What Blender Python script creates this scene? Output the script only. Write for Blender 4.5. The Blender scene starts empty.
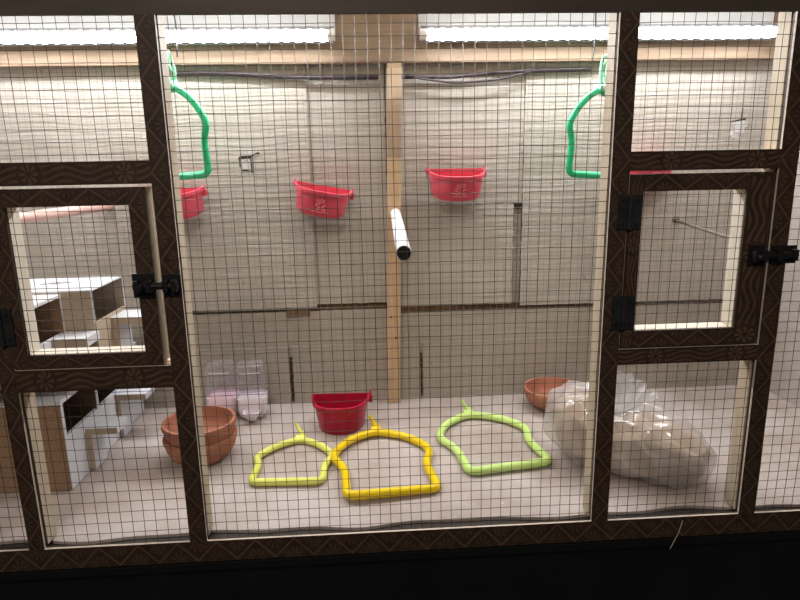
import bpy, bmesh, math, random
from mathutils import Vector, Matrix, noise
random.seed(7)
S = 0.001                      # everything below is laid out in millimetres
PI = math.pi
scene = bpy.context.scene
COL = scene.collection

# ------------------------------------------------------------------ materials
MATS = {}
def new_mat(name):
    m = bpy.data.materials.new(name); m.use_nodes = True
    nt = m.node_tree; nt.nodes.clear()
    out = nt.nodes.new('ShaderNodeOutputMaterial')
    b = nt.nodes.new('ShaderNodeBsdfPrincipled')
    nt.links.new(b.outputs[0], out.inputs[0])
    MATS[name] = m
    return m, nt, b, out
def coords(nt, scale=(1, 1, 1), which='Object', rot=(0, 0, 0)):
    tc = nt.nodes.new('ShaderNodeTexCoord'); mp = nt.nodes.new('ShaderNodeMapping')
    mp.inputs['Scale'].default_value = scale; mp.inputs['Rotation'].default_value = rot
    nt.links.new(tc.outputs[which], mp.inputs['Vector'])
    return mp.outputs['Vector']
def noise_node(nt, vec, scale, detail=4, rough=0.55):
    n = nt.nodes.new('ShaderNodeTexNoise')
    n.inputs['Scale'].default_value = scale; n.inputs['Detail'].default_value = detail
    n.inputs['Roughness'].default_value = rough
    nt.links.new(vec, n.inputs['Vector'])
    return n.outputs['Fac']
def ramp(nt, fac, stops):
    r = nt.nodes.new('ShaderNodeValToRGB')
    e = r.color_ramp.elements
    while len(e) < len(stops): e.new(0.5)
    for el, (p, c) in zip(e, stops):
        el.position = p; el.color = (c[0], c[1], c[2], 1)
    nt.links.new(fac, r.inputs['Fac'])
    return r.outputs['Color']
def bump(nt, h, b, strength=0.3, dist=0.001):
    n = nt.nodes.new('ShaderNodeBump')
    n.inputs['Strength'].default_value = strength; n.inputs['Distance'].default_value = dist
    nt.links.new(h, n.inputs['Height']); nt.links.new(n.outputs['Normal'], b.inputs['Normal'])
def M_(nt, op, a, b=None, clamp=False):
    n = nt.nodes.new('ShaderNodeMath'); n.operation = op; n.use_clamp = clamp
    for i, v in enumerate((a, b)):
        if v is None: continue
        if isinstance(v, (int, float)): n.inputs[i].default_value = v
        else: nt.links.new(v, n.inputs[i])
    return n.outputs[0]
def mix(nt, fac, a, b):
    n = nt.nodes.new('ShaderNodeMix'); n.data_type = 'RGBA'
    if isinstance(fac, (int, float)): n.inputs[0].default_value = fac
    else: nt.links.new(fac, n.inputs[0])
    for i, v in ((6, a), (7, b)):
        if isinstance(v, tuple): n.inputs[i].default_value = (v[0], v[1], v[2], 1)
        else: nt.links.new(v, n.inputs[i])
    return n.outputs[2]

def mat_noise(name, c1, c2, scale=30, stretch=(1, 1, 1), rough=0.6, bmp=0.0, bdist=0.0006, spec=0.3, detail=5):
    m, nt, b, o = new_mat(name)
    v = coords(nt, stretch)
    f = noise_node(nt, v, scale, detail)
    nt.links.new(ramp(nt, f, [(0.3, c1), (0.7, c2)]), b.inputs['Base Color'])
    b.inputs['Roughness'].default_value = rough
    b.inputs['Specular IOR Level'].default_value = spec
    if bmp: bump(nt, f, b, bmp, bdist)
    return m

def mat_pine(name, c1, c2, axis='z'):
    st = {'x': (0.06, 1, 1), 'z': (1, 1, 0.06), 'y': (1, 0.06, 1)}[axis]
    return mat_noise(name, c1, c2, 160, st, 0.6, 0.15, 0.0004)
mat_pine('pine_upright', (0.46, 0.37, 0.265), (0.60, 0.51, 0.39), 'z')
mat_pine('pine_pale', (0.60, 0.53, 0.43), (0.72, 0.66, 0.57), 'z')
mat_pine('pine_level', (0.56, 0.42, 0.28), (0.72, 0.60, 0.44), 'x')
mat_pine('beam_wood', (0.27, 0.195, 0.135), (0.37, 0.275, 0.195), 'x')
mat_pine('post_wood', (0.48, 0.32, 0.19), (0.60, 0.43, 0.28), 'z')
mat_noise('raw_edge', (0.62, 0.52, 0.43), (0.72, 0.64, 0.55), 90)
mat_noise('dark_wood', (0.030, 0.018, 0.012), (0.050, 0.030, 0.020), 60, (1, 1, 1), 0.55)
mat_noise('black_metal', (0.008, 0.008, 0.009), (0.016, 0.016, 0.018), 80, (1, 1, 1), 0.45, 0.1)
mat_noise('hinge_steel', (0.014, 0.015, 0.017), (0.028, 0.030, 0.033), 80, (1, 1, 1), 0.4, 0.1)
mat_noise('wire_steel', (0.055, 0.047, 0.042), (0.09, 0.078, 0.07), 200, (1, 1, 1), 0.45, 0, spec=0.5)
MATS['wire_steel'].node_tree.nodes['Principled BSDF'].inputs['Metallic'].default_value = 0.6
mat_noise('back_wire_steel', (0.26, 0.235, 0.21), (0.34, 0.31, 0.28), 200, (1, 1, 1), 0.5, 0, spec=0.4)
mat_noise('cable_plastic', (0.035, 0.026, 0.032), (0.055, 0.042, 0.05), 60, (1, 1, 1), 0.5)
mat_noise('kraft', (0.15, 0.085, 0.045), (0.22, 0.13, 0.07), 60, (1, 1, 1), 0.8)
mat_noise('chipboard', (0.27, 0.165, 0.10), (0.38, 0.25, 0.155), 260, (1, 1, 1), 0.8, 0.1)
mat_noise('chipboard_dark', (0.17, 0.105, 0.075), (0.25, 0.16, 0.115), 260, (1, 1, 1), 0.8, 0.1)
mat_noise('dirt_grey', (0.22, 0.2, 0.24), (0.34, 0.31, 0.36), 200)
mat_noise('chipboard_pale', (0.42, 0.34, 0.255), (0.52, 0.43, 0.33), 260, (1, 1, 1), 0.8, 0.1)
mat_noise('laminate', (0.66, 0.68, 0.74), (0.72, 0.74, 0.80), 20, (1, 1, 1), 0.35, spec=0.4)
mat_noise('terracotta', (0.33, 0.128, 0.078), (0.43, 0.185, 0.118), 45, (1, 1, 1), 0.75, 0.15)
mat_noise('red_plastic', (0.58, 0.062, 0.10), (0.64, 0.078, 0.12), 15, (1, 1, 1), 0.35)
mat_noise('crimson_plastic', (0.38, 0.007, 0.034), (0.45, 0.011, 0.046), 15, (1, 1, 1), 0.3)
mat_noise('red_emblem', (0.86, 0.26, 0.30), (0.9, 0.32, 0.36), 15, (1, 1, 1), 0.35)
mat_noise('green_plastic', (0.020, 0.47, 0.20), (0.030, 0.56, 0.25), 15, (1, 1, 1), 0.35)
mat_noise('mint_plastic', (0.30, 0.75, 0.50), (0.36, 0.8, 0.55), 15, (1, 1, 1), 0.35)
mat_noise('yellow_plastic', (0.80, 0.56, 0.006), (0.85, 0.63, 0.012), 15, (1, 1, 1), 0.35)
mat_noise('lime_yellow_plastic', (0.72, 0.76, 0.14), (0.78, 0.80, 0.19), 15, (1, 1, 1), 0.35)
mat_noise('pale_green_plastic', (0.55, 0.78, 0.22), (0.62, 0.83, 0.28), 15, (1, 1, 1), 0.35)
mat_noise('pink_base_plastic', (0.80, 0.58, 0.66), (0.85, 0.64, 0.72), 15, (1, 1, 1), 0.3)
mat_noise('white_base_plastic', (0.80, 0.72, 0.78), (0.85, 0.78, 0.83), 15, (1, 1, 1), 0.3)
mat_noise('white_wrap', (0.74, 0.74, 0.77), (0.82, 0.82, 0.84), 35, (1, 1, 1), 0.4, 0.2)
mat_noise('pink_wood', (0.55, 0.34, 0.30), (0.66, 0.45, 0.41), 90, (1, 0.06, 1), 0.6)
mat_noise('grey_wood', (0.12, 0.10, 0.085), (0.18, 0.15, 0.13), 90, (1, 0.06, 1), 0.7)
mat_noise('hole_dark', (0.014, 0.011, 0.009), (0.028, 0.022, 0.018), 90)
mat_noise('stand_black', (0.004, 0.005, 0.006), (0.007, 0.009, 0.010), 12, (1, 1, 1), 0.5)
mat_noise('gap_shade_board', (0.020, 0.015, 0.012), (0.035, 0.026, 0.02), 40)
mat_noise('housing_white', (0.68, 0.70, 0.74), (0.76, 0.78, 0.80), 20, (1, 1, 1), 0.3, spec=0.5)
mat_noise('housing_grey', (0.28, 0.29, 0.31), (0.34, 0.35, 0.37), 20, (1, 1, 1), 0.4)
mat_noise('white_board', (0.66, 0.65, 0.63), (0.74, 0.73, 0.71), 20, (1, 1, 1), 0.6)
mat_noise('plain_moulding', (0.050, 0.038, 0.030), (0.085, 0.066, 0.052), 40, (0.15, 1, 1), 0.5)
mat_noise('end_cap', (0.75, 0.74, 0.72), (0.82, 0.81, 0.79), 20, (1, 1, 1), 0.4)
mat_noise('straw_pale', (0.45, 0.40, 0.33), (0.55, 0.50, 0.42), 60)
mat_noise('paper_tape', (0.72, 0.73, 0.74), (0.86, 0.86, 0.86), 60, (1, 1, 1), 0.4, 0.4)
mat_noise('seed', (0.46, 0.34, 0.235), (0.54, 0.41, 0.295), 420, (1, 1, 1), 0.9, 0.1, 0.0004)
mat_noise('torn_dark', (0.05, 0.045, 0.04), (0.12, 0.11, 0.10), 120)

def mat_card(name, c1, c2, flute=720, blot=9):
    """greyish corrugated card: blotches, fine level flutes, small specks"""
    m, nt, b, o = new_mat(name)
    v = coords(nt)
    f = noise_node(nt, v, blot, 6, 0.6)
    base = ramp(nt, f, [(0.3, c1), (0.7, c2)])
    st = coords(nt, (0.05, 1, 1))
    g = noise_node(nt, st, flute * 0.35, 3)
    base = mix(nt, M_(nt, 'MULTIPLY', M_(nt, 'SUBTRACT', g, 0.52, True), 2.2, True), base, tuple(x * 0.72 for x in c1))
    sp = noise_node(nt, v, 75, 2, 0.4)
    base = mix(nt, M_(nt, 'MULTIPLY', M_(nt, 'SUBTRACT', sp, 0.70, True), 6, True), base, tuple(x * 0.55 for x in c1))
    nt.links.new(base, b.inputs['Base Color'])
    b.inputs['Roughness'].default_value = 0.85
    b.inputs['Specular IOR Level'].default_value = 0.15
    w = nt.nodes.new('ShaderNodeTexWave'); w.wave_type = 'BANDS'; w.bands_direction = 'Z'
    w.inputs['Scale'].default_value = 42; w.inputs['Distortion'].default_value = 1.2
    w.inputs['Detail'].default_value = 2
    nt.links.new(v, w.inputs['Vector'])
    bump(nt, M_(nt, 'ADD', w.outputs['Fac'], M_(nt, 'MULTIPLY', f, 2)), b, 0.25, 0.0008)
    return m
mat_card('card', (0.50, 0.465, 0.42), (0.58, 0.545, 0.50))
mat_card('card_low', (0.45, 0.412, 0.36), (0.52, 0.48, 0.425))
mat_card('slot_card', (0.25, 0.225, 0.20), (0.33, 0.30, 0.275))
mat_card('card_side', (0.42, 0.385, 0.36), (0.50, 0.46, 0.435))

def mat_floor():
    m, nt, b, o = new_mat('floor_paper')
    v = coords(nt)
    f = noise_node(nt, v, 6.5, 5, 0.6)
    base = ramp(nt, f, [(0.36, (0.37, 0.305, 0.27)), (0.64, (0.52, 0.47, 0.452))])
    st = coords(nt, (1, 0.12, 1), rot=(0, 0, 0.25))
    g = noise_node(nt, st, 26, 3)
    base = mix(nt, M_(nt, 'MULTIPLY', M_(nt, 'SUBTRACT', g, 0.53, True), 2.5, True), base, (0.385, 0.315, 0.27))
    sp = noise_node(nt, v, 120, 2, 0.4)
    base = mix(nt, M_(nt, 'MULTIPLY', M_(nt, 'SUBTRACT', sp, 0.71, True), 6, True), base, (0.75, 0.72, 0.7))
    nt.links.new(base, b.inputs['Base Color'])
    b.inputs['Roughness'].default_value = 0.7; b.inputs['Specular IOR Level'].default_value = 0.2
    bump(nt, f, b, 0.3, 0.003)
mat_floor()

def mat_moulding(name, kind):
    """stained moulding stamped with a zigzag-and-flower or a wave-and-rosette pattern.  UV: u in mm along, v 0..1 across (20 mm)."""
    m, nt, b, o = new_mat(name)
    uv = nt.nodes.new('ShaderNodeUVMap'); sep = nt.nodes.new('ShaderNodeSeparateXYZ')
    nt.links.new(uv.outputs[0], sep.inputs[0])
    u, v = sep.outputs[0], sep.outputs[1]
    W = 21.0
    if kind == 'zigzag':
        P = 47.0
        a = M_(nt, 'FRACT', M_(nt, 'DIVIDE', u, P))
        tri = M_(nt, 'ABSOLUTE', M_(nt, 'SUBTRACT', M_(nt, 'MULTIPLY', a, 2), 1))
        ln = M_(nt, 'LESS_THAN', M_(nt, 'ABSOLUTE', M_(nt, 'SUBTRACT', v, M_(nt, 'ADD', 0.06, M_(nt, 'MULTIPLY', tri, 0.88)))), 0.06)
        def fan(cu, cv):
            dx = M_(nt, 'MULTIPLY', M_(nt, 'SUBTRACT', a, cu), P); dy = M_(nt, 'MULTIPLY', M_(nt, 'SUBTRACT', v, cv), W)
            d = M_(nt, 'SQRT', M_(nt, 'ADD', M_(nt, 'MULTIPLY', dx, dx), M_(nt, 'MULTIPLY', dy, dy)))
            an = M_(nt, 'ARCTAN2', dy, dx)
            pet = M_(nt, 'GREATER_THAN', M_(nt, 'COSINE', M_(nt, 'MULTIPLY', an, 10)), -0.1)
            ring = M_(nt, 'MULTIPLY', M_(nt, 'LESS_THAN', d, 11.0), M_(nt, 'GREATER_THAN', d, 3.5))
            return M_(nt, 'MULTIPLY', pet, ring)
        fl = M_(nt, 'MAXIMUM', fan(0.5, 1.0), M_(nt, 'MAXIMUM', fan(0.0, 0.0), fan(1.0, 0.0)))
        pat = M_(nt, 'MAXIMUM', ln, M_(nt, 'MULTIPLY', fl, 0.5))
    else:
        P = 98.0
        a = M_(nt, 'FRACT', M_(nt, 'DIVIDE', u, P))
        dx = M_(nt, 'MULTIPLY', M_(nt, 'SUBTRACT', a, 0.5), P); dy = M_(nt, 'MULTIPLY', M_(nt, 'SUBTRACT', v, 0.5), W)
        d = M_(nt, 'SQRT', M_(nt, 'ADD', M_(nt, 'MULTIPLY', dx, dx), M_(nt, 'MULTIPLY', dy, dy)))
        an = M_(nt, 'ARCTAN2', dy, dx)
        pet = M_(nt, 'MULTIPLY', M_(nt, 'GREATER_THAN', M_(nt, 'COSINE', M_(nt, 'MULTIPLY', an, 8)), -0.2),
                 M_(nt, 'MULTIPLY', M_(nt, 'LESS_THAN', d, 9.5), M_(nt, 'GREATER_THAN', d, 2.5)))
        wv = M_(nt, 'ADD', v, M_(nt, 'MULTIPLY', M_(nt, 'SINE', M_(nt, 'MULTIPLY', a, 4 * PI)), 0.14))
        st = M_(nt, 'LESS_THAN', M_(nt, 'FRACT', M_(nt, 'MULTIPLY', wv, 3.4)), 0.42)
        inside = M_(nt, 'MULTIPLY', M_(nt, 'GREATER_THAN', v, 0.12), M_(nt, 'LESS_THAN', v, 0.88))
        wave = M_(nt, 'MULTIPLY', M_(nt, 'MULTIPLY', st, inside), M_(nt, 'GREATER_THAN', d, 13.0))
        pat = M_(nt, 'MAXIMUM', pet, M_(nt, 'MULTIPLY', wave, 0.8))
    n = noise_node(nt, coords(nt), 70, 3)
    n2 = noise_node(nt, coords(nt), 14, 4)
    base = ramp(nt, n, [(0.3, (0.030, 0.017, 0.011)), (0.7, (0.060, 0.035, 0.023))])
    fac = M_(nt, 'MULTIPLY', pat, M_(nt, 'ADD', 0.25, M_(nt, 'MULTIPLY', n2, 0.9)), True)
    nt.links.new(mix(nt, fac, base, (0.125, 0.080, 0.054)), b.inputs['Base Color'])
    b.inputs['Roughness'].default_value = 0.5
    b.inputs['Specular IOR Level'].default_value = 0.3
    bump(nt, M_(nt, 'SUBTRACT', 0, pat), b, 0.5, 0.0007)
mat_moulding('zigzag_moulding', 'zigzag'); mat_moulding('wave_moulding', 'wave')

def mat_clear(name, tint, trans, rough=0.12, white=0.0, gloss=0.12, bmp=0.0):
    """thin clear plastic: mostly see-through with a milky part and a gloss"""
    m, nt, b, o = new_mat(name)
    nt.nodes.remove(b)
    tr = nt.nodes.new('ShaderNodeBsdfTransparent'); tr.inputs[0].default_value = (*tint, 1)
    gl = nt.nodes.new('ShaderNodeBsdfGlossy'); gl.inputs['Roughness'].default_value = rough
    df = nt.nodes.new('ShaderNodeBsdfDiffuse'); df.inputs[0].default_value = (0.86, 0.86, 0.88, 1)
    tl = nt.nodes.new('ShaderNodeBsdfTranslucent'); tl.inputs[0].default_value = (0.86, 0.86, 0.88, 1)
    m0 = nt.nodes.new('ShaderNodeMixShader'); m0.inputs[0].default_value = 0.4
    m1 = nt.nodes.new('ShaderNodeMixShader'); m2 = nt.nodes.new('ShaderNodeMixShader')
    nt.links.new(df.outputs[0], m0.inputs[1]); nt.links.new(tl.outputs[0], m0.inputs[2])
    v = coords(nt); f = noise_node(nt, v, 11, 2)
    fw = M_(nt, 'ADD', white, M_(nt, 'MULTIPLY', M_(nt, 'SUBTRACT', f, 0.5), white * 1.2), True)
    nt.links.new(fw, m1.inputs[0])
    nt.links.new(tr.outputs[0], m1.inputs[1]); nt.links.new(m0.outputs[0], m1.inputs[2])
    m2.inputs[0].default_value = gloss
    nt.links.new(m1.outputs[0], m2.inputs[1]); nt.links.new(gl.outputs[0], m2.inputs[2])
    nt.links.new(m2.outputs[0], o.inputs[0])
    if bmp:
        n = nt.nodes.new('ShaderNodeBump'); n.inputs['Strength'].default_value = bmp; n.inputs['Distance'].default_value = 0.004
        nt.links.new(f, n.inputs['Height'])
        for s in (gl, df): nt.links.new(n.outputs[0], s.inputs['Normal'])
    return m
mat_clear('bag_film', (0.97, 0.96, 0.95), 0.6, 0.17, 0.34, 0.15, 0.0)
mat_clear('bag_tail_film', (0.97, 0.97, 0.97), 0.6, 0.18, 0.62, 0.15, 0.3)
mat_clear('clear_tank', (0.94, 0.93, 0.97), 0.7, 0.08, 0.16, 0.10)
mat_clear('post_wrap', (0.98, 0.98, 0.98), 0.7, 0.12, 0.10, 0.22, 0.6)

def mat_led():
    m, nt, b, o = new_mat('led_tube')
    b.inputs['Base Color'].default_value = (0.9, 0.9, 0.9, 1)
    b.inputs['Emission Color'].default_value = (0.99, 0.985, 0.985, 1)
    b.inputs['Emission Strength'].default_value = LED
LED = 130.0
mat_led()

# ------------------------------------------------------------------ mesh helpers
class MB:
    def __init__(self):
        self.v = []; self.f = []; self.mi = []; self.uv = {}
    def add(self, verts, faces, mi=0, uvs=None):
        o = len(self.v); self.v += [tuple(p) for p in verts]
        for k, f in enumerate(faces):
            if uvs: self.uv[len(self.f)] = uvs[k]
            self.f.append([i + o for i in f]); self.mi.append(mi)
        return self
    def box(self, x0, x1, y0, y1, z0, z1, mi=0, rot=None, piv=None):
        vs = [(x, y, z) for x in (x0, x1) for y in (y0, y1) for z in (z0, z1)]
        if rot is not None:
            R = Matrix.Rotation(rot[0], 3, rot[1]); p = Vector(piv)
            vs = [tuple(R @ (Vector(q) - p) + p) for q in vs]
        fs = [(0, 1, 3, 2), (4, 6, 7, 5), (0, 4, 5, 1), (2, 3, 7, 6), (0, 2, 6, 4), (1, 5, 7, 3)]
        return self.add(vs, fs, mi)
    def tube(self, pts, r, n=10, closed=False, mi=0, cap=True):
        P = [Vector(p) for p in pts]; N = len(P)
        rs = r if isinstance(r, (list, tuple)) else [r] * N
        tang = []
        for i in range(N):
            a = P[(i - 1) % N] if (closed or i > 0) else P[i]
            b = P[(i + 1) % N] if (closed or i < N - 1) else P[i]
            t = (b - a); tang.append(t.normalized() if t.length > 1e-9 else Vector((0, 0, 1)))
        up = Vector((0, 0, 1)) if abs(tang[0].z) < 0.9 else Vector((1, 0, 0))
        nrm = (up - tang[0] * up.dot(tang[0])).normalized()
        vs = []
        for i in range(N):
            nrm = (nrm - tang[i] * nrm.dot(tang[i])).normalized(); bi = tang[i].cross(nrm)
            for k in range(n):
                a = 2 * PI * k / n
                vs.append(P[i] + (nrm * math.cos(a) + bi * math.sin(a)) * rs[i])
        fs = []
        for i in range(N if closed else N - 1):
            j = (i + 1) % N
            for k in range(n):
                l = (k + 1) % n
                fs.append((i * n + k, i * n + l, j * n + l, j * n + k))
        if cap and not closed:
            fs.append(tuple(reversed(range(n)))); fs.append(tuple((N - 1) * n + k for k in range(n)))
        return self.add(vs, fs, mi)
    def lathe(self, prof, n=40, c=(0, 0, 0), mi=0):
        vs = []; fs = []
        for r, z in prof:
            for k in range(n):
                a = 2 * PI * k / n
                vs.append((c[0] + r * math.cos(a), c[1] + r * math.sin(a), c[2] + z))
        for i in range(len(prof) - 1):
            for k in range(n):
                l = (k + 1) % n
                fs.append((i * n + k, i * n + l, (i + 1) * n + l, (i + 1) * n + k))
        return self.add(vs, fs, mi)
    def prism(self, poly, y0, y1, mi=0):
        """poly in (x, z), extruded along y"""
        n = len(poly)
        vs = [(x, y0, z) for x, z in poly] + [(x, y1, z) for x, z in poly]
        fs = [tuple(range(n)), tuple(reversed(range(n, 2 * n)))]
        for i in range(n):
            j = (i + 1) % n
            fs.append((i, i + n, j + n, j))
        return self.add(vs, fs, mi)
    def build(self, name, mats, parent=None, smooth=False, bevel=0.0, at=None):
        me = bpy.data.meshes.new(name)
        me.from_pydata([(x * S, y * S, z * S) for x, y, z in self.v], [], self.f)
        mats = mats if isinstance(mats, (list, tuple)) else [mats]
        for k in mats: me.materials.append(MATS[k])
        for p, i in zip(me.polygons, self.mi): p.material_index = i
        if self.uv:
            ul = me.uv_layers.new(name='UVMap')
            for fi, uvs in self.uv.items():
                for li, q in zip(me.polygons[fi].loop_indices, uvs): ul.data[li].uv = q
        bm = bmesh.new(); bm.from_mesh(me)
        bmesh.ops.recalc_face_normals(bm, faces=bm.faces)
        if bevel:
            es = [e for e in bm.edges if len(e.link_faces) == 2 and e.calc_face_angle(0) > 0.6]
            bmesh.ops.bevel(bm, geom=es, offset=bevel * S, segments=2, affect='EDGES', profile=0.6)
        bm.to_mesh(me); bm.free()
        if smooth:
            me.shade_smooth(); me.set_sharp_from_angle(angle=0.7)
        o = bpy.data.objects.new(name, me); COL.objects.link(o)
        if parent: o.parent = parent
        if at: o.location = [c * S for c in at]
        return o
def tag(o, label, cat, group=None, kind=None):
    if label: o['label'] = label
    if cat: o['category'] = cat
    if group: o['group'] = group
    if kind: o['kind'] = kind
    return o
def thing(name, label, cat, loc=(0, 0, 0), rot=(0, 0, 0), group=None):
    o = bpy.data.objects.new(name, None); COL.objects.link(o)
    o.empty_display_size = 0.02
    o.location = [c * S for c in loc]; o.rotation_euler = rot
    return tag(o, label, cat, group)
def dup(root, loc, rot, label, group=None):
    r = root.copy(); COL.objects.link(r); r.location = [c * S for c in loc]; r.rotation_euler = rot
    r['label'] = label
    if group: r['group'] = group
    for ch in list(root.children):
        c = ch.copy(); COL.objects.link(c); c.parent = r
        for g in ch.children:
            d = g.copy(); COL.objects.link(d); d.parent = c
    return r
def arc_poly(pts, rad, seg=6):
    """rounds the corners of an open polyline of Vectors"""
    out = [pts[0]]
    for i in range(1, len(pts) - 1):
        p, a, b = pts[i], pts[i - 1], pts[i + 1]
        da, db = (a - p), (b - p); r = min(rad, da.length * 0.45, db.length * 0.45)
        s, e = p + da.normalized() * r, p + db.normalized() * r
        for k in range(seg + 1):
            t = k / seg
            out.append(s * (1 - t) ** 2 + p * 2 * t * (1 - t) + e * t * t)
    out.append(pts[-1]); return out

# ------------------------------------------------------------------ the setting
ZC = 700
def struct(o): o['kind'] = 'structure'; return o
XL, XR = -735, 742
# floor: pale paper sheet, its near edge torn a little uneven, over a base board with the gap's shade put into its colour
fl = MB(); nx, ny = 150, 24
def fedge(x): return 21 + 3.2 * math.sin(x * 0.021) + 2.2 * math.sin(x * 0.053 + 1) + 4 * noise.noise(Vector((x * 0.012, 3, 0)))
vs = []
for j in range(ny + 1):
    for i in range(nx + 1):
        x = XL + (XR - XL) * i / nx; t = j / ny; y = fedge(x) * (1 - t) + 446 * t
        z = 1.6 * noise.noise(Vector((x * 0.012, y * 0.012, 0))) * min(1, j / 3) - 0.4
        if j == 0: z -= 1.5
        vs.append((x, y, z))
n0 = len(vs); vs += [(x, y, z - 4) for x, y, z in vs]
fs = []
for j in range(ny):
    for i in range(nx):
        a = j * (nx + 1) + i; q = (a, a + 1, a + nx + 2, a + nx + 1)
        fs.append(q); fs.append(tuple(reversed([k + n0 for k in q])))
for i in range(nx):
    fs.append((i + 1, i, i + n0, i + 1 + n0))
fl.add(vs, fs)
struct(fl.build('floor', 'floor_paper', smooth=True))
tag(MB().box(XL, XR, 14, 438, -27, -6).build('base_board', 'gap_shade_board'), 'base board coloured dark for the shaded gap before the pale floor sheet', 'board')
struct(MB().box(XL - 12, XR + 12, -2, 464, ZC, ZC + 12).build('ceiling', 'white_board'))
struct(MB().box(XL, XR, 449, 460, -6, ZC).build('wall_back', 'kraft'))
struct(MB().box(XL - 12, XL, 14, 460, -6, ZC).build('wall_left', 'card_side'))
struct(MB().box(XR, XR + 12, 14, 460, -6, ZC).build('wall_right', 'card_side'))

# cardboard sheets that line the back wall
def sheet(name, x0, x1, z0, z1, y, label, mat='card', bulge=None, th=3, edge=1.0, nx=None):
    nx = nx or max(6, int((x1 - x0) / 9)); nz = max(6, int((z1 - z0) / 9))
    mb = MB(); vs = []
    for side in (0, 1):
        for j in range(nz + 1):
            for i in range(nx + 1):
                x = x0 + (x1 - x0) * i / nx; z = z0 + (z1 - z0) * j / nz
                if i in (0, nx): x += edge * 1.6 * noise.noise(Vector((z * 0.08, x0, 5)))
                if j in (0, nz): z += edge * 1.2 * noise.noise(Vector((x * 0.08, z0, 9)))
                yy = y + 1.3 * noise.noise(Vector((x * 0.010, z * 0.014, x0)))
                if bulge: yy -= bulge(x, z)
                vs.append((x, yy + side * th, z))
    n = (nx + 1) * (nz + 1); fs = []
    for j in range(nz):
        for i in range(nx):
            a = j * (nx + 1) + i; q = (a, a + 1, a + nx + 2, a + nx + 1)
            fs.append(q); fs.append(tuple(reversed([k + n for k in q])))
    ring = [i for i in range(nx + 1)] + [j * (nx + 1) + nx for j in range(1, nz + 1)] + \
           [nz * (nx + 1) + i for i in range(nx - 1, -1, -1)] + [j * (nx + 1) for j in range(nz - 1, 0, -1)]
    for k in range(len(ring)):
        a, b = ring[k], ring[(k + 1) % len(ring)]; fs.append((a, a + n, b + n, b))
    mb.add(vs, fs)
    return tag(mb.build(name, mat, smooth=True), label, 'cardboard', 'cardboard sheets lining the back of the cage')
def g(x, c, w): return math.exp(-((x - c) / w) ** 2)
sheet('cardboard_sheet', XL + 3, -129, 187, 640, 435.0, 'large grey cardboard sheet at upper left with a torn patch and loose right edge', 'card',
      lambda x, z: 1.1 * g(x, -165, 40) * max(0, min(1, (470 - z) / 240)) + 0.45 * math.sin((x + z * 0.4) * 0.045))
sheet('cardboard_sheet', -140, 6, 191, 640, 440, 'narrow grey cardboard strip just left of the middle post', 'card',
      lambda x, z: 0.4 * math.sin(z * 0.03))
sheet('cardboard_sheet', 8, 254, 372, 640, 438, 'grey cardboard sheet right of the middle post, behind the level red cup', 'card',
      lambda x, z: 0.5 * math.sin(x * 0.03))
sheet('cardboard_sheet', 8, 238, 183, 371, 434.8, 'lower grey cardboard sheet right of the middle post, above the brown gap', 'card',
      lambda x, z: 0.5 * math.sin(z * 0.05 + x * .02))
sheet('cardboard_sheet', 255, XR - 2, 178, 640, 435.0, 'large grey cardboard sheet at upper right beyond the dark slot', 'card',
      lambda x, z: 0.9 * math.sin((x * 0.4 - z) * 0.045) * g(x, 255, 130))
sheet('cardboard_sheet', XL + 3, -186, -3, 111, 434.2, 'low cardboard flap at left behind the clay bowls and drinkers', 'card_low')
sheet('cardboard_sheet', -180, 63, -3, 113, 434.2, 'low cardboard flap behind the crimson cup', 'card_low')
sheet('cardboard_sheet', 68, XR - 2, -3, 112, 434.2, 'low cardboard flap at right behind the plastic bag', 'card_low')
sheet('cardboard_sheet', XL + 3, 4, 90, 178.5, 438.5, 'level cardboard band above the low flaps, left of the middle post', 'card_low', lambda x, z: 0.6 * math.sin(x * .03))
sheet('cardboard_sheet', 6, XR - 2, 90, 169, 438.5, 'level cardboard band above the low flaps, right of the middle post', 'card_low', lambda x, z: 0.6 * math.sin(x * .03))
# recessed slot with a dark top: a bent strip of card
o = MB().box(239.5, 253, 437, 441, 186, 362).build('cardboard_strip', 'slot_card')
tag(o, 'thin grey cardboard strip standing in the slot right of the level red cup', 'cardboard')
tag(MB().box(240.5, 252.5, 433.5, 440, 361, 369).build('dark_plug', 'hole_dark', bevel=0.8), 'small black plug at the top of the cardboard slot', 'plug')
# brown flaps in the seam under the upper sheets
tag(MB().box(26, 140, 442.5, 446, 172, 187).build('brown_flap', 'kraft'), 'long brown cardboard flap in the seam right of the middle post', 'cardboard')
tag(MB().box(-186, -143, 433.4, 438.8, 170, 182).build('brown_flap', 'kraft'), 'short brown cardboard flap in the seam left of the middle post', 'cardboard')

# torn patch on the large sheet: small curled flaps of paper
tp = thing('torn_patch', 'small torn black and white scrap on the large left cardboard sheet', 'scrap', (-238, 436, 458))
def flake(cx, cz, w, h, tilt, mat, nm):
    mb = MB(); vs = []; fs = []
    for j in range(4):
        for i in range(5):
            u = i / 4 - 0.5; v = j / 3 - 0.5
            vs.append((cx + u * w * (1 - 0.3 * v), -1.5 - 2.0 * (v + 0.5) ** 2 - 0.8 * math.sin(u * 6 + cx), cz + v * h + u * tilt))
    for j in range(3):
        for i in range(4):
            a = j * 5 + i; fs.append((a, a + 1, a + 6, a + 5))
    k = len(vs); vs += [(x, y + 0.8, z) for x, y, z in vs]
    fs += [tuple(reversed([q + k for q in f])) for f in fs]
    rim = [0, 1, 2, 3, 4, 9, 14, 19, 18, 17, 16, 15, 10, 5]
    for a, b in zip(rim, rim[1:] + rim[:1]): fs.append((a, a + k, b + k, b))
    mb.add(vs, fs); return mb.build(nm, mat, tp, smooth=True)
flake(-3, -9, 15, 18, 1, 'paper_tape', 'white_flake')
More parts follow.
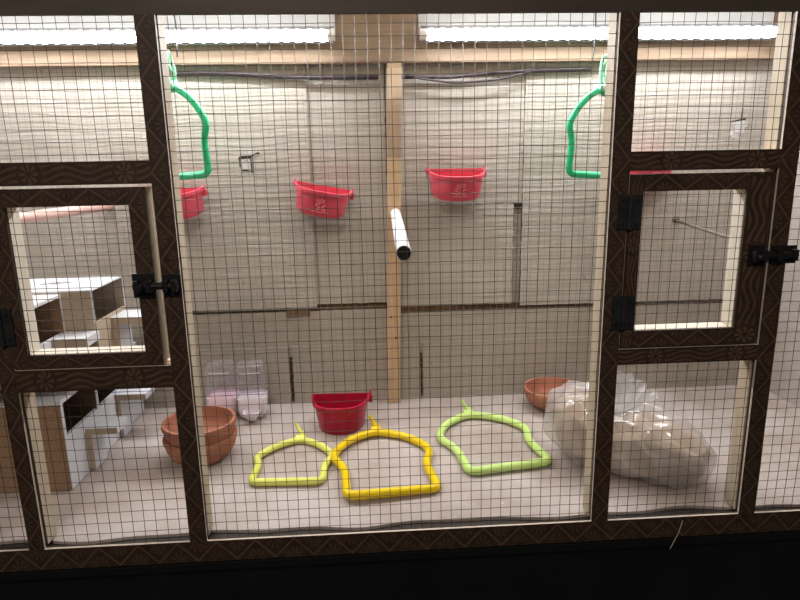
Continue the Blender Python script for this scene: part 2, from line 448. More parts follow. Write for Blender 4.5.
flake(-4, 3, 22, 5, 1.5, 'torn_dark', 'dark_tear')
flake(-13, -6, 2.4, 16, 0, 'torn_dark', 'dark_tear')
flake(-4, -19, 12, 2.6, -1, 'torn_dark', 'dark_tear')
flake(14, 8, 16, 3, 5, 'torn_dark', 'dark_tear')
flake(7, -12, 2.6, 24, -1, 'torn_dark', 'dark_tear')
flake(-2, -4, 6, 4, 0.5, 'torn_dark', 'dark_tear')

# taped scrap at upper right, with a dark tear above it
tq = thing('taped_scrap', 'bright crumpled tape scrap at upper right under the tube light', 'scrap', (648, 436, 498))
tp = tq
flake(0, 0, 24, 22, 3, 'paper_tape', 'tape')
flake(-3, -13, 12, 12, -4, 'paper_tape', 'tape')
flake(12, 4, 10, 9, 6, 'paper_tape', 'tape')
flake(0, 13, 26, 2.6, 4, 'torn_dark', 'dark_tear')
flake(5, 24, 2, 20, 2, 'torn_dark', 'dark_tear')

# ------------------------------------------------------------------ wire mesh
def wire_mesh(xs, zs, y, r, wob, seed, name, parent, mat, ztop=None):
    """welded square mesh, wires of square section with a hand-bent wobble"""
    mb = MB()
    x0, x1, z0, z1 = xs[0], xs[1], zs[0], zs[1]
    gx, gz = xs[2], zs[2]                      # phase
    cell = xs[3]; cz = zs[3]
    def off(x, z):
        a = Vector((x * 0.02 + seed, z * 0.02, 1.7)); b = Vector((x * 0.02 + seed, z * 0.02, 8.1)); c = Vector((x * 0.006 + seed, z * 0.006, 4.4))
        return (wob * (noise.noise(a) * 0.6 + noise.noise(c)), wob * 0.8 * noise.noise(b * 0.5), wob * (noise.noise(b) * 0.6 + noise.noise(c * 1.3)))
    X = []; x = gx - math.floor((gx - x0) / cell) * cell
    while x <= x1: X.append(x); x += cell
    Z = []; z = gz - math.floor((gz - z0) / cz) * cz
    while z <= z1: Z.append(z); z += cz
    Zs = sorted(set([z0] + Z + [z1])); Xs = sorted(set([x0] + X + [x1]))
    def strand(pts):
        P = []
        for (px, pz) in pts:
            dx, dy, dz = off(px, pz); P.append(Vector((px + dx, y + dy, pz + dz)))
        mb.tube(P, r, 6, cap=False)
    for x in X: strand([(x, z) for z in Zs])
    y += 2 * r * 0.8
    for z in Z: strand([(x, z) for x in Xs])
    o = mb.build(name, mat, parent); o.data.shade_smooth(); return o

bk = thing('back_wire_mesh', 'square wire mesh stretched over the cardboard at the back of the cage', 'wire mesh', (0, 431.5, 0))
wire_mesh((XL + 4, XR - 4, 5, 12.7), (3, 612, 300, 12.7), 0, 0.36, 1.5, 3.3, 'wire_grid', bk, 'back_wire_steel')

# ------------------------------------------------------------------ cage front
front = thing('bird_cage', 'dark stained patterned wooden cage front with wire mesh bays and two hatch doors', 'cage', (0, 0, -28))
FZ = 28                                        # parts are laid out with z from the floor; the Empty stands 28 mm below it
def moulding(x0, x1, z0, z1, along, pale, mat, name, parent, y0=0.0, back=True):
    """stained face with a pale raw edge on the sides named in pale (l r t b), dark backing strip behind"""
    mb = MB(); z0 += FZ; z1 += FZ; t = 3.0
    L = (z1 - z0) if along == 'z' else (x1 - x0)
    ph = random.random() * 40
    vs = [(x0, y0, z0), (x1, y0, z0), (x1, y0, z1), (x0, y0, z1)]
    if along == 'z': uv = [(ph, 0), (ph, 1), (ph + L, 1), (ph + L, 0)]
    else: uv = [(ph, 0), (ph + L, 0), (ph + L, 1), (ph, 1)]
    mb.add(vs, [(0, 1, 2, 3)], 0, [uv])
    v2 = vs + [(x, y0 + t, z) for x, _, z in vs]
    for side, f in (('b', (0, 4, 5, 1)), ('r', (1, 5, 6, 2)), ('t', (2, 6, 7, 3)), ('l', (3, 7, 4, 0))):
        mb.add(v2, [f], 1 if side in pale else 2)
    mb.add(v2, [(4, 7, 6, 5)], 2)
    if back: mb.box(x0 + 0.6, x1 - 0.6, y0 + t, y0 + 7, z0 + 0.6, z1 - 0.6, 2)
    return mb.build(name, [mat, 'raw_edge', 'dark_wood'], parent)
def batten(x0, x1, z0, z1, along, parent, y0=9.2, y1=31):
    return MB().box(x0, x1, y0, y1, z0 + FZ, z1 + FZ).build('pine_batten', 'pine_upright' if along == 'z' else 'pine_level', parent)
TOP = 595
for x0, x1, pale in ((-449, -431, 'r'), (-259, -238.5, 'r'), (239, 260, 'l'), (431, 452, 'l'), (-742, -718, 'r'), (718, 742, 'l')):
    p = moulding(x0, x1, 0, TOP, 'z', pale, 'zigzag_moulding', 'post', front)
    batten(x0 if x0 != -742 else -733, x1 if x1 != 742 else 740, 1, TOP + 6, 'z', p)
moulding(-742, 742, -28, 0, 'x', 't', 'zigzag_moulding', 'bottom_rail', front)
r_ = moulding(-742, 742, TOP, 640, 'x', '', 'plain_moulding', 'top_rail', front)
batten(-733, 740, TOP + 8, 690, 'x', r_)
MB().box(-742, 742, 4, 12, 640 + FZ, ZC + FZ).build('header_board', 'dark_wood', front)
for x0, x1, z0, z1 in ((-431, -259, 429, 453), (-431, -259, 200, 226), (260, 431, 432, 453), (260, 431, 206.5, 226)):
    p = moulding(x0, x1, z0, z1, 'x', 'tb', 'wave_moulding', 'cross_rail', front)
    batten(x0, x1, z0 + 1, z1 - 1, 'x', p)

MY = 8.0
def fm(x0, x1, z0, z1, phx, phz, seed, cell=12.7, parent=None, y=MY, wob=1.0):
    return wire_mesh((x0, x1, phx, cell), (z0 + FZ, z1 + FZ, phz + FZ, cell), y, 0.36, wob, seed, 'wire_mesh', parent or front, 'wire_steel')
fm(-243, 243, -6, 604, -165, 512, 1.1, 12.62)
fm(-436, -254, 448, 604, -300, 512, 2.2, 13.0)
fm(-436, -254, -6, 205, -300, 40, 5.2, 13.9)
fm(256, 436, 448, 604, 300, 512, 7.2, 12.4)
fm(256, 436, -6, 211, 300, 40, 9.2, 12.75)
fm(-722, -445, -6, 604, -470, 40, 11.2, 13.0)
fm(448, 722, -6, 604, 470, 40, 13.2, 12.4)

def hinge(name, x0, x1, z0, z1, parent):
    mb = MB(); w = x1 - x0; xm = (x0 + x1) / 2
    mb.box(x0, xm - 2.6, -2, 0, z0, z1); mb.box(xm + 2.6, x1, -2, 0, z0, z1)
    mb.tube([(xm, -2.5, z0), (xm, -2.5, z1)], 3.0, 12)
    h = mb.build(name, 'hinge_steel', parent, bevel=0.0)
    for cx in (x0 + w * 0.2, x1 - w * 0.2):
        for cz in (z0 + (z1 - z0) * 0.16, z1 - (z1 - z0) * 0.16):
            MB().tube([(cx, -1.5, cz), (cx, -3.0, cz)], 2.1, 10).build('screw', 'black_metal', parent)
    return h
def door(x0, x1, z0, z1, ix0, ix1, iz0, iz1, seed, phx, phz, cell, hx, hz, latch, lab, stile_mat='zigzag_moulding'):
    """hatch door: four mouldings mitred into one frame, pine battens behind, mesh between"""
    d = bpy.data.objects.new('door', None); COL.objects.link(d); d.parent = front
    d.empty_display_size = 0.02
    d['label'] = lab
    st = []
    for (a, b, c, e, al, mt) in ((x0, ix0, z0, z1, 'z', stile_mat), (ix1, x1, z0, z1, 'z', stile_mat),
                             (ix0, ix1, iz1, z1, 'x', 'zigzag_moulding'), (ix0, ix1, z0, iz0, 'x', 'zigzag_moulding')):
        o = moulding(a, b, c, e, al, 'r' if b == x1 else '', mt, 'stile' if al == 'z' else 'door_rail', d, back=False)
        st.append(o)
    mb = MB()
    mb.box(x0 + .5, ix0, 5.2, 27, z0 + .5 + FZ, z1 - .5 + FZ); mb.box(ix1, x1 - .5, 5.2, 27, z0 + .5 + FZ, z1 - .5 + FZ)
    mb.box(ix0, ix1, 5.2, 27, z0 + .5 + FZ, iz0 + FZ); mb.box(ix0, ix1, 5.2, 27, iz1 + FZ, z1 - .5 + FZ)
    mb.build('pine_batten', 'pine_pale', d)
    fm(ix0 - 5, ix1 + 5, iz0 - 5, iz1 + 5, phx, phz, seed, cell, d, y=4.0)
    for (a, b) in hz:
        hinge('hinge', hx[0], hx[1], a + FZ, b + FZ, d)
    # tower bolt: plate, barrel straps, rod with a knob, keeper on the post
    lx0, lx1, lz0, lz1, kx = latch
    lz0 += FZ; lz1 += FZ; zc = (lz0 + lz1) / 2
    mb = MB()
    mb.box(lx0, kx - 5, -3, 0, lz0, lz1); mb.box(kx + 4, lx1, -3, 0, lz0 + 1, lz1 - 1)
    mb.tube([(lx0 + 2, -6, zc), (lx1 - 2, -6, zc)], 4.2, 12)
    for bx in (lx0 + 3, kx - 12, kx + 6, lx1 - 9):
        mb.box(bx, bx + 6, -11, -2, zc - 6.5, zc + 6.5)
    mb.tube([(kx - 16, -8, zc), (kx - 16, -17, zc - 1)], 3.2, 10)
    mb.build('latch', 'black_metal', d, bevel=0.6)
    return d
door(-430, -266.5, 228.5, 426, -414, -285.5, 243, 407, 21.0, -350, 330, 11.9, (-450, -424), [(256, 298), (364, 406)],
     (-290, -238, 306, 333, -262), 'left hatch door with a pale pine strip down its left side')
door(262, 426.5, 228, 428.5, 277, 398, 248, 409.5, 31.0, 330, 330, 12.5, (249, 275), [(251, 291), (368, 406)],
     (405, 462, 323, 346, 429), 'right hatch door with two black hinges', 'wave_moulding')

# ------------------------------------------------------------------ stand under the cage
stand = thing('cage_stand', 'plain black stand the cage front sits on', 'stand', (0, 0, -600))
MB().box(-742, 742, 8, 440, 0, 560).build('cabinet_body', 'stand_black', stand)
MB().box(-742, 742, -2, 460, 560, 571).build('top_board', 'stand_black', stand, bevel=1)

# ------------------------------------------------------------------ beam, post, lights, cables
tag(MB().box(-700, 704, 414, 430, 612, ZC - 1).build('wooden_beam', 'beam_wood', bevel=1), 'long brown wooden beam along the top of the back wall', 'beam')
post = thing('wooden_post', 'pale pine post standing in the middle of the back wall', 'post', (10, 420, 1))
mb = MB(); vs = []
for z, xc in ((0, 0), (610, 13)):
    vs += [(xc - 12.2, -9, z), (xc + 12.2, -9, z), (xc + 12.2, 9, z), (xc - 12.2, 9, z)]
mb.add(vs, [(3, 2, 1, 0), (4, 5, 6, 7), (0, 1, 5, 4), (1, 2, 6, 5), (2, 3, 7, 6), (3, 0, 4, 7)])
mb.build('timber', 'post_wood', post, bevel=0.8)
for kx, kz in ((-2, 168), (6, 128)):
    MB().tube([(kx, -8.5, kz), (kx, -9.4, kz)], 2.4, 10).build('knot', 'kraft', post)
w = MB(); n = 26
for j in range(n + 1):
    z = 455 + 147 * j / n; xc = 13 * z / 604
    for k, (ax, ay) in enumerate(((-13.5, 9), (-13.5, -10.2), (-5, -11), (4, -10.6), (13.5, -10.2), (13.5, 9))):
        w.v.append((xc + ax + 1.0 * noise.noise(Vector((z * .07, k, 2))), ay - 0.9 * abs(noise.noise(Vector((z * .09, k * 2, 7)))), z))
for j in range(n):
    for k in range(5):
        a = j * 6 + k; w.f.append([a, a + 1, a + 7, a + 6]); w.mi.append(0)
w.build('plastic_wrap', 'post_wrap', post, smooth=True)['label'] = 'shiny clear plastic wrap round the top of the post'

def tube_light(x0, x1, label):
    L = x1 - x0
    t = thing('tube_light', label, 'light', (x0, 400, 651), group='white tube lights on the beam')
    MB().box(0, L, 6, 13.5, 4, 46).build('housing', 'housing_white', t, bevel=1)
    MB().box(2, L - 2, -12, 6, 9.5, 13.5).box(2, L - 2, -4.5, -2.5, -11.5, 9.5).build('rim_and_light_shield', 'housing_grey', t)  # grey rim on top; rear plate added to keep tube light off the beam
    mb = MB(); N = int(L / 3)
    pts = [(12 + (L - 24) * i / N, -14, 0) for i in range(N + 1)]
    rs = [9.6 + 0.8 * math.cos(2 * PI * (p[0]) / 19) for p in pts]
    mb.tube(pts, rs, 14)
    # the diodes shine down and forward: only that side of the tube gives off light
    for fi, f in enumerate(mb.f):
        c = sum((Vector(mb.v[i]) for i in f), Vector()) / len(f); nv = Vector((0, c.y + 14, c.z)).normalized()
        if nv.dot(Vector((0, -0.927, -0.375))) < 0.545: mb.mi[fi] = 1
    mb.build('tube', ['led_tube', 'housing_white'], t, smooth=True)
    for e0, e1 in ((0, 12), (L - 12, L)):
        m = MB(); m.tube([(e0, -14, 0), (e1, -14, 0)], 9.6, 16); m.box(e0 + 1, e1 - 1, -12, 8, 2, 12)
        m.build('end_cap', 'end_cap', t, smooth=True)
    return t
tube_light(-684, -74, 'long white tube light left of the middle post')
tube_light(64, 676, 'long white tube light right of the middle post')

def cable(name, pts, label, r=3.0):
    P = arc_poly([Vector(p) for p in pts], 60, 8)
    return tag(MB().tube(P, r, 8).build(name, 'cable_plastic', smooth=True), label, 'cable')
cable('cable', [(-346, 427.5, 600), (-300, 427, 601), (-240, 426.5, 598), (-155, 426.5, 592), (-60, 426.5, 590.5), (-4.5, 426.5, 590.5)], 'dark cable under the beam left of the middle post', 3.6)
cable('cable', [(27, 426.5, 590), (80, 426.5, 590), (120, 426.5, 589), (173, 426.5, 594), (261, 426.5, 599), (367, 427, 600.5)], 'straight dark cable under the beam right of the middle post', 3.0)
cable('cable', [(45, 422, 592), (80, 421, 585), (129, 421, 579), (205, 421, 584), (240, 422, 592), (258, 423, 596)], 'thin dark cable sagging in a loop under the beam', 2.0)

# ------------------------------------------------------------------ perches
pw = thing('perch', 'white wrapped perch with a dark open end, fixed to the middle post', 'perch', (20, 411, 359))
mb = MB(); d = Vector((-10, -378, -16))
pts = [d * (k / 24) for k in range(25)]
mb.tube(pts, [9.0 + 0.5 * noise.noise(Vector((k * .5, 0, 1))) for k in range(25)], 20)
mb.build('rod', 'white_wrap', pw, smooth=True)
e = d.normalized()
MB().tube([d, d + e * 1.2], 8.3, 20).build('dark_end', 'hole_dark', pw)
pp = thing('perch', 'pinkish wooden perch seen through the left hatch door', 'perch', (-483, 429, 382))
MB().tube([(0, 8, 0), (-2, -250, 2), (-4, -300, 3)], 7.5, 16).build('rod', 'pink_wood', pp, smooth=True)
pg = thing('perch', 'thin grey perch seen through the right hatch door', 'perch', (543, 430, 333))
MB().tube([(0, 0, 0), (-30, -190, -4), (-62, -396, -4)], 2.6, 12).build('rod', 'grey_wood', pg, smooth=True)
MB().tube([(2, 2, 1), (-1, -10, 0)], [6.5, 4.2], 12).build('collar', 'grey_wood', pg, smooth=True)

# ------------------------------------------------------------------ feeder cups
def dshape(w, dpt, n=22, rc=6):
    """half-round outline: flat back on y = 0, round front towards -y"""
    pts = []
    for k in range(n + 1):
        a = PI * k / n
        c, s_ = math.cos(a), math.sin(a)
        ex = 2 / 2.5
        pts.append((math.copysign(abs(c) ** ex, c) * w / 2, -dpt * abs(s_) ** ex))
    return pts
def loft(rings):
    mb = MB(); n = len(rings[0]); vs = []; fs = []
    for r in rings: vs += r
    for i in range(len(rings) - 1):
        for k in range(n):
            l = (k + 1) % n; fs.append((i * n + k, i * n + l, (i + 1) * n + l, (i + 1) * n + k))
    fs.append(tuple(range(n))); fs.append(tuple((len(rings) - 1) * n + k for k in range(n)))
    mb.add(vs, fs); return mb
def cup_ring(w, dpt, z, sy=0.0): return [(x, y - sy, z) for x, y in dshape(w, dpt)]
LET = {'S': [(0.9, .85), (.55, 1), (.15, .85), (.15, .6), (.55, .5), (.88, .38), (.88, .15), (.5, 0), (.1, .15)],
       'C': [(.9, .85), (.55, 1), (.2, .85), (.08, .5), (.2, .15), (.55, 0), (.9, .15)]}
def make_cup(mat, label, loc, rot, hooks=True, group=None, emblem=True):
    t = thing('feeder_cup', label, 'feeder cup', loc, rot, group)
    TP = .86 if hooks else .80
    W, D, H = 97, 68, (44 if hooks else 52)
    mb = loft([cup_ring(W * TP, D * (TP + .02), 0, 1), cup_ring(W * (TP + .04), D * (TP + .05), 2, .5), cup_ring(W * .97, D * .97, H - 7, 0), cup_ring(W * 1.0, D, H - 6.8, 0),
               cup_ring(W * 1.04, D * 1.03, H - 6, 0), cup_ring(W * 1.04, D * 1.03, H - .5, 0), cup_ring(W * 1.02, D * 1.02, H, 0),
               cup_ring(W * .97, D * .965, H, 1.2), cup_ring(W * .95, D * .94, H - 3, 1.6), cup_ring(W * .80, D * .80, 4, 3)])
    body = mb.build('cup', mat, t, smooth=True)
    for sx in ((-1, 1) if hooks else (1,)):
        x = sx * 50; h = MB()
        h.tube([(x * .97, -3, H - 8), (x + sx * 2, 0, H - 4), (x + sx * 2, 2, H - 1), (x + sx * 1, 4, H + 2)], 1.7, 8)
        h.box(x - 2, x + 3 * sx + 2, -5, 1.5, H - 16, H - 5)
        h.build('hook', mat, t, smooth=True)
    if emblem:
        e = MB()
        def front(px, pz):
            # place a mark on the curved front
            k = (pz / H) * .10 + .895; w, dd = W * k / 2, D * (k + .015)
            xx = max(-.98, min(.98, px / w)); s_ = (1 - abs(xx) ** 2.5) ** (1 / 2.5)
            return Vector((px, -dd * s_ - 0.6, pz))
        def stroke(pl, ox, oz, sx, sz, r=.75):
            P = []
            for (ax, az), (bx, bz) in zip(pl, pl[1:]):
                for k in range(4): P.append((ax + (bx - ax) * k / 4, az + (bz - az) * k / 4))
            P.append(pl[-1])
            e.tube([front(ox + a * sx, oz + b * sz) for a, b in P], r, 6)
        stroke(LET['S'], -9.5, 12, 9, 11); stroke(LET['C'], 2, 12, 8, 9)
        stroke([(0, 0), (.08, .9), (.3, .35), (.5, 1), (.7, .35), (.92, .9), (1, 0), (0, 0)], -7, 25.5, 15, 6, .55)
        stroke([(0, 0), (1, .1)], -14, 8.5, 28, 1, .55)
        e.build('emblem', 'red_emblem', body, smooth=True)
    return t
CG = 'red feeder cups hooked on the back mesh'
c0 = make_cup('red_plastic', 'level red half-round feeder cup hooked right of the middle post', (129, 431.5, 392), (math.radians(11), 0, 0), group=CG)
dup(c0, (-114, 431.5, 367), (math.radians(7), math.radians(11), math.radians(3)), 'tilted red half-round feeder cup hooked left of the middle post', CG)
dup(c0, (-363, 431.5, 366), (math.radians(8), math.radians(-4), 0), 'red half-round feeder cup half hidden behind the left main post', CG)
dup(c0, (468, 431.5, 396), (math.radians(3), 0, 0), 'red half-round feeder cup hidden behind the top of the right hatch door', CG)
make_cup('crimson_plastic', 'crimson half-round feeder cup standing on the cage floor', (-86, 337, 0.8), (0, 0, math.radians(-2)), hooks=False, emblem=False)

# ------------------------------------------------------------------ swings
LARGE = dict(bar=62, notch=(60, 74), sh=(78, 118), sl=(50, 167), top=197, r=6.2)
SMALL = dict(bar=50, notch=(50, 52), sh=(60, 76), sl=(37, 112), top=137, r=5.3)
def make_swing(P, mat, hookmat, label, loc, rot, hang, group=None):
    """swing outline drawn in local x (width) and z (height); the bar lies on z = 0"""
    t = thing('bird_swing', label, 'swing', loc, rot, group)
    b, (nx_, nz), (sx, sz), (lx, lz), T, r = P['bar'], P['notch'], P['sh'], P['sl'], P['top'], P['r']
    half = [(0, T), (lx, lz), (sx, sz), (nx_, nz), (b + 3, 0)]
    left = [(-x, z) for x, z in half]
    P1 = [Vector((x, 0, z)) for x, z in reversed(left[1:])]
    up = arc_poly([Vector((-b - 1, 0, 9))] + [Vector((x, 0, z)) for x, z in ((-nx_, nz), (-sx, sz), (-lx, lz), (0, T), (lx, lz), (sx, sz), (nx_, nz), (b + 1, 9))], 24, 6)
    f = MB()
    f.tube([Vector((0, 0, 0)) + Vector((x, 0, z)) for x, z in ((-b + 12, 0), (-b + 5, 1), (-b + 0.5, 4.2))] + up +
           [Vector((x, 0, z)) for x, z in ((b - 0.5, 4.2), (b - 5, 1), (b - 12, 0))], r, 12)
    f.build('frame', mat, t, smooth=True)
    MB().tube([(-b + 8, 0, 0), (b - 8, 0, 0)], r * 1.06, 14).build('perch_bar', mat, t, smooth=True)
    h = MB()
    h.tube([(-8, 0, T - 1), (8, 0, T - 1)], r * 1.35, 12)
    if hang:
        loop = []
        for k in range(30):
            a = 2 * PI * k / 30
            loop.append((2 + 6.5 * math.sin(a) * (1 + .25 * math.cos(a)), 1.5 * math.sin(2 * a), T + 26 + 22 * -math.cos(a)))
        h.tube(loop, 2.1, 8, closed=True)
        h.tube([(0, -3, T + 4), (6, 2, T + 16), (-2, 0, T + 30), (5, -2, T + 41)], 1.9, 8)
    else:
        h.tube([(1, 0, T - 1), (0, -8, T + 3), (-5, -17, T + 8), (-9, -24, T + 9)], [4.0, 3.4, 3.0, 2.5], 8)
        h.tube([(6, 0, T - 2), (5, -9, T + 2), (3, -12, T + 5)], [2.4, 2.0, 1.5], 8)
    h.build('hook', hookmat, t, smooth=True)
    return t
def lie(a, b=0): return (math.radians(-90), math.radians(b), math.radians(a))
# lying flat: local z (height) points along +y, so the swing's plane is the floor
make_swing(LARGE, 'yellow_plastic', 'yellow_plastic', 'deep yellow bird swing lying on the floor, the middle one', (-7, 78, 8.2), lie(6, 1.2), False)
make_swing(SMALL, 'lime_yellow_plastic', 'lime_yellow_plastic', 'small lime yellow bird swing lying on the floor near the clay bowls', (-158, 123, 6.0), lie(-3), False)
make_swing(LARGE, 'pale_green_plastic', 'pale_green_plastic', 'pale green bird swing lying on the floor against the plastic bag', (169, 136, 6.6), lie(9), False)
hs = make_swing(SMALL, 'green_plastic', 'mint_plastic', 'green bird swing hanging half behind the left main post', (-316, 318, 432), (0, math.radians(-3), math.radians(-29)), True, 'green bird swings hanging from the top')
h2 = dup(hs, (338, 318, 421), (0, math.radians(4), math.radians(24)), 'green bird swing hanging half behind the right main post', 'green bird swings hanging from the top')
for x, zt in ((-310, 432), (330, 421)):
    tag(MB().tube([(x, 320, zt + 138 + 38), (x + 3, 320, zt + 138 + 70), (x, 320, ZC)], 1.1, 8).build('hanging_wire', 'hinge_steel'),
        'thin wire holding up the green swing at the ' + ('left' if x < 0 else 'right'), 'wire')

# ------------------------------------------------------------------ clay bowls
def clay_bowl(loc, label, R=55, H=42):
    prof = [(0.01, 0), (R * .54, 0), (R * .62, 1.5), (R * .82, H * .25), (R * .93, H * .50), (R * .97, H * .72), (R * .965, H * .78), (R, H * .80), (R * 1.015, H * .9), (R, H * .985), (R * .965, H),
            (R * .92, H * .985), (R * .895, H * .88), (R * .85, H * .55), (R * .70, H * .27), (R * .42, 6), (0.01, 5)]
    return tag(MB().lathe(prof, 56).build('clay_bowl', 'terracotta', smooth=True, at=loc), label, 'bowl', 'terracotta bowls on the cage floor')
clay_bowl((-300, 219, 1), 'lower terracotta bowl of the stack of two behind the left main post')
clay_bowl((-299.5, 218, 24), 'upper terracotta bowl of the stack of two behind the left main post')
clay_bowl((303, 364, 1), 'single terracotta bowl at the back beside the plastic bag', 54, 38)

# ------------------------------------------------------------------ drinkers
def drinker(loc, basemat, label, rz):
    t = thing('water_drinker', label, 'drinker', loc, (0, 0, rz), 'clear drinkers at the foot of the back wall')
    def rr(w, d, z, r=7, n=5):
        pts = []
        for cx, cy, a0 in ((w / 2 - r, d / 2 - r, 0), (-w / 2 + r, d / 2 - r, 90), (-w / 2 + r, -d / 2 + r, 180), (w / 2 - r, -d / 2 + r, 270)):
            for k in range(n + 1):
                a = math.radians(a0 + 90 * k / n); pts.append((cx + r * math.cos(a), cy + r * math.sin(a), z))
        return pts
    loft([rr(46, 34, 34), rr(48, 36, 38), rr(48, 36, 88), rr(46, 34, 90), rr(46, 34, 99), rr(42, 30, 101)]).build('tank', 'clear_tank', t, smooth=True)
    MB().box(-18, 18, -18.6, -17.6, 85.5, 87.5).build('tank_rim', 'white_base_plastic', t)
    loft([rr(34, 26, 0), rr(44, 34, 6), rr(52, 40, 22), rr(53, 41, 40), rr(50, 38, 42), rr(50, 38, 37)]).build('base', basemat, t, smooth=True)
    loft([[(x * .7, y * .9 - 22, z) for x, y, z in rr(22, 26, 4)], [(x * 1.0, y - 26, z) for x, y, z in rr(28, 30, 16)],
          [(x, y - 26, z) for x, y, z in rr(30, 32, 20)], [(x, y - 26, z) for x, y, z in rr(26, 28, 20)], [(x, y - 25, z) for x, y, z in rr(20, 22, 10)]]).build('spout', 'white_base_plastic', t, smooth=True)
    return t
drinker((-303, 384, 1), 'pink_base_plastic', 'clear drinker with a pink base behind the clay bowl stack', 0)
drinker((-249, 376, 1), 'white_base_plastic', 'clear drinker with a whitish base right of the pink based one', math.radians(6))

# ------------------------------------------------------------------ plastic bag
bag = thing('plastic_bag', 'knotted clear plastic bag of brown seed lying behind the right main post', 'bag', (337, 129, 1), (0, 0, math.radians(-35)))
def sgn(v, e): return math.copysign(abs(v) ** e, v)
def bag_surface(seed, content=False):
    bm = bmesh.new(); bmesh.ops.create_icosphere(bm, subdivisions=6 if not content else 5, radius=1)
    K = Vector((-10, -8, 104))                      # where the knot gathers the film
    vs = []
    for v in bm.verts:
        d = v.co.normalized()
        ex, ey, ez = sgn(d.x, .72), sgn(d.y, .70), sgn(d.z, .62)
        hl = 54 - 13 * ex - 5 * ex * ex             # half height: full at the left, lower at the right
        p = Vector((ex * 116, ey * (58 - 4 * ex), hl + ez * hl))
        n = Vector((d.x / 116, d.y / 58, d.z / hl)).normalized()
        if not content:
            q = p - K; ang = math.atan2(q.y * 1.2 + q.z * .6, q.x); dist = q.length
            ridge = lambda t: 1 - 2 * abs((t % 1) - .5)
            fold = (ridge(ang * 1.75 + .5 * noise.noise(p * .015)) - .5) * 13 * math.exp(-dist / 105) * min(1, dist / 30)
            pinch = -20 * math.exp(-((p.x + 10) / 20) ** 2) * max(0, .15 + n.z)
            big = noise.noise(p * .022 + Vector((seed, 0, 0)))
            crk = 5 * (abs(noise.noise(p * .022 + Vector((0, seed, 0)))) * 2 - .5) + 1.8 * (abs(noise.noise(p * .042 + Vector((0, 0, seed)))) * 2 - .5)
            p += n * (fold + pinch + 4 * big - crk)
            p.z = max(p.z, 0.6)
        else:
            p += n * (-6 + 3 * noise.noise(p * .03))
            p.x = p.x * .95 + 3
            top = 74 - .16 * p.x - 16 * math.exp(-((p.x + 10) / 30) ** 2) + 7 * noise.noise(Vector((p.x * .02, p.y * .02, 3)))
            if p.z > top: p.z = top + (p.z - top) * .22
            p.z = max(p.z, 3.0)
        vs.append(p)
    idx = {v: i for i, v in enumerate(bm.verts)}
    fs = [[idx[v] for v in f.verts] for f in bm.faces]
    bm.free()
    return MB().add(vs, fs)
bag_surface(2.0).build('film', 'bag_film', bag).data.shade_smooth()
bag_surface(2.0, True).build('seed_filling', 'seed', bag).data.shade_smooth()
tail = MB(); vs = []; fs = []; NA, NR = 72, 18
for j in range(NR + 1):
    t = j / NR
    for k in range(NA):
        a = 2 * PI * k / NA
        rad = 5 + 40 * t ** .85 * (0.60 + 0.24 * math.sin(a * 4 + 1.5 * t) + 0.12 * math.sin(a * 9 + t * 4))
        up = 62 * t - 10 * t * t - 8 * t * math.cos(a) * 1.5 + 4 * t * math.sin(a * 6)
        vs.append((-10 + rad * math.cos(a) * .75 + 22 * t, -8 + rad * math.sin(a) * .45, 84 + up))
for j in range(NR):
    for k in range(NA):
        l = (k + 1) % NA; fs.append((j * NA + k, j * NA + l, (j + 1) * NA + l, (j + 1) * NA + k))
tail.add(vs, fs); tail.build('knotted_tail', 'bag_tail_film', bag).data.shade_smooth()
kn = MB(); kp = []
for k in range(24):
    a = 2 * PI * k / 24; kp.append((-10 + 8 * math.cos(a), -8 + 7 * math.sin(a), 86 + 2.5 * math.sin(2 * a)))
kn.tube(kp, 4.2, 8, closed=True); kn.build('knot', 'bag_tail_film', bag, smooth=True)

# ------------------------------------------------------------------ nest boxes at the left
NB = 'laminated nest boxes at the left'
def porch(parent, x, y0, y1, z, w, leg_z, lw=8, t=10):
    """white ledge plank with a raw front edge and an upright board below its inner end"""
    mb = MB()
    mb.box(x, x + w, y0 + .6, y1, z - t, z, 0); mb.box(x, x + w - 1, y0, y0 + .6, z - t, z - .8, 1)
    mb.build('ledge', ['laminate', 'chipboard_pale'], parent)
    mb = MB(); mb.box(x, x + lw, y0 + 1.6, y1, leg_z, z - t, 0); mb.box(x, x + lw, y0 + 1, y0 + 1.6, leg_z, z - t, 1)
    mb.build('ledge_support', ['laminate', 'chipboard_pale'], parent)
def nest_cells(t, dx, x0, ys, z0, z1, lip, front_mat, lipmat='laminate', th=6, tt=6):
    """compartments opening towards +x: panels, dividers and a front lip; dx is the open side"""
    y0, y1 = ys[0], ys[-1]; x1 = dx
    def P(nm, b, mat): mb = MB(); mb.box(*b); return mb.build(nm, mat, t)
    for a in (y0, y1 - th):                          # end panels: chipboard with a laminated edge
        mb = MB(); mb.box(x0, x1 - 1, a, a + th, z0, z1 - tt, 0); mb.box(x1 - 1, x1, a, a + th, z0 + lip, z1 - tt, 1)
        mb.box(x1 - 1, x1, a, a + th, z0, z0 + lip, 2); mb.build('end_panel', [front_mat, 'laminate', lipmat], t)
    for y in ys[1:-1]:
        mb = MB(); mb.box(x0 + 2, x1 - 1, y, y + th, z0 + 2, z1 - tt, 0); mb.box(x1 - 1, x1 + .4, y, y + th, z0 + lip - 2, z1 - tt, 1); mb.build('divider', ['chipboard_dark', 'laminate'], t)
    P('top_panel', (x0, x1, y0, y1, z1 - tt, z1), 'laminate')
    P('bottom_panel', (x0, x1 - th, y0 + th, y1 - th, z0, z0 + th), 'chipboard_dark')
    P('back_panel', (x0, x0 + th, y0 + th, y1 - th, z0 + th, z1 - tt), 'chipboard_dark')
    P('front_lip', (x1 - th, x1, y0 + th, y1 - th, z0, z0 + lip), lipmat)
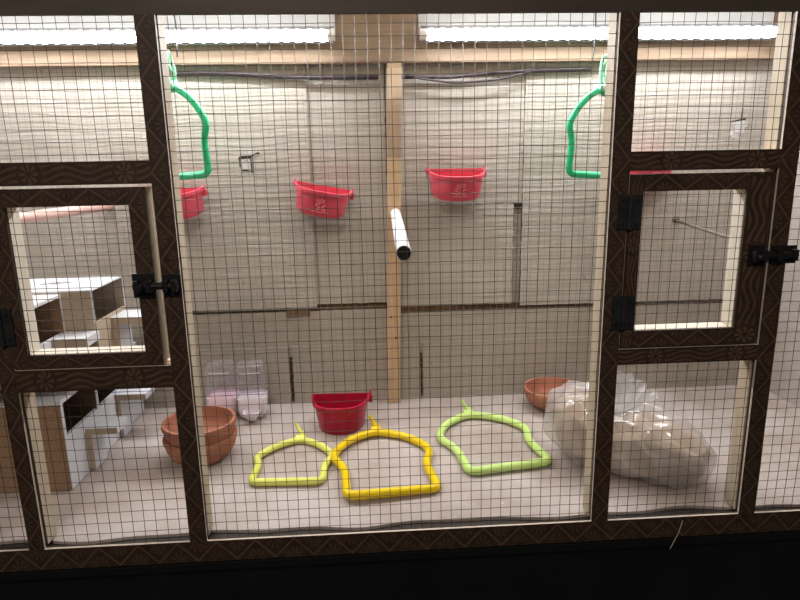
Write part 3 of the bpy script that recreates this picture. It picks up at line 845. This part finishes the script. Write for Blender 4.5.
lo = thing('nest_box', 'low nest box row on the floor with dark openings over a tall white side', 'nest box', (-461, 138, 1.2), group=NB)
nest_cells(lo, 0, -170, [0, 104, 207, 285], 0, 134, 79, 'chipboard')
porch(lo, 0, 56, 98, 67, 47, 0); porch(lo, 0, 166, 208, 77, 52, 0)
up = thing('nest_box', 'upper nest box with a stepped front and a wide white top, on the low row', 'nest box', (-461, 100, 135.4), group=NB)
nest_cells(up, 0, -170, [0, 81], 33, 141, 54, 'chipboard', th=5, tt=4)
porch(up, 0, 40, 80.5, 87, 46, 40, t=12)
nest_cells(up, 41, -150, [82, 196], 0, 145, 97, 'chipboard_pale', 'chipboard_pale', th=4, tt=2)
porch(up, 41, 134, 185, 92, 48, 30)
dirt = MB()
for k, (a, b, r) in enumerate(((-512, 238, 2.4), (-503, 244, 3.0), (-494, 241, 3.4), (-487, 248, 2.6), (-480, 247, 1.6), (-498, 250, 2.0))):
    dirt.lathe([(0.01, 0), (r * 2.2, 0), (r * 1.6, .6), (0.01, .9)], 10, (a, b, 280.6))
tag(dirt.build('droppings', 'dirt_grey', smooth=True), 'grey smudge of droppings on the wide white nest box top', 'dirt', kind='stuff')

# ------------------------------------------------------------------ odds and ends
tag(MB().tube([(357, -2, -4), (351, -6, -18), (341, -7, -40)], 0.55, 6).build('straw', 'straw_pale', smooth=True), 'pale straw poking out over the bottom rail', 'straw')

# ------------------------------------------------------------------ light, world, camera
w = bpy.data.worlds.new('World'); scene.world = w; w.use_nodes = True
bg = w.node_tree.nodes['Background']; bg.inputs[0].default_value = (1.0, 0.95, 0.9, 1); bg.inputs[1].default_value = 0.03
ld = bpy.data.lights.new('room_fill', 'AREA'); ld.energy = 16; ld.size = 0.6; ld.color = (1, 0.88, 0.76)  # unseen soft fill, added to lift the dim cage front as weak room light
lo_ = bpy.data.objects.new('room_fill', ld); COL.objects.link(lo_)
lo_.location = (-0.4, -1.6, 1.5); lo_.rotation_euler = (Vector((-0.4, -1.6, 1.5)) - Vector((0, 0, 0.3))).to_track_quat('Z', 'Y').to_euler()

cd = bpy.data.cameras.new('camera'); cam = bpy.data.objects.new('camera', cd); COL.objects.link(cam)
cd.sensor_width = 36; cd.lens = 599.715 / 800 * 36; cd.clip_start = 0.01
R = Vector((0.9981, -0.0583, -0.0184)); U = Vector((0.0307, 0.219, 0.9752)); F = Vector((0.0529, 0.974, -0.2204))
mw = Matrix((R, U, -F)).transposed().to_4x4(); mw.translation = Vector((-33.2, -662.0, 443.9)) * S
cam.matrix_world = mw
scene.camera = cam
vs_ = scene.view_settings
vs_.view_transform = 'Standard'; vs_.look = 'None'; vs_.gamma = 1.0; vs_.use_curve_mapping = False
vs_.exposure = 0.0
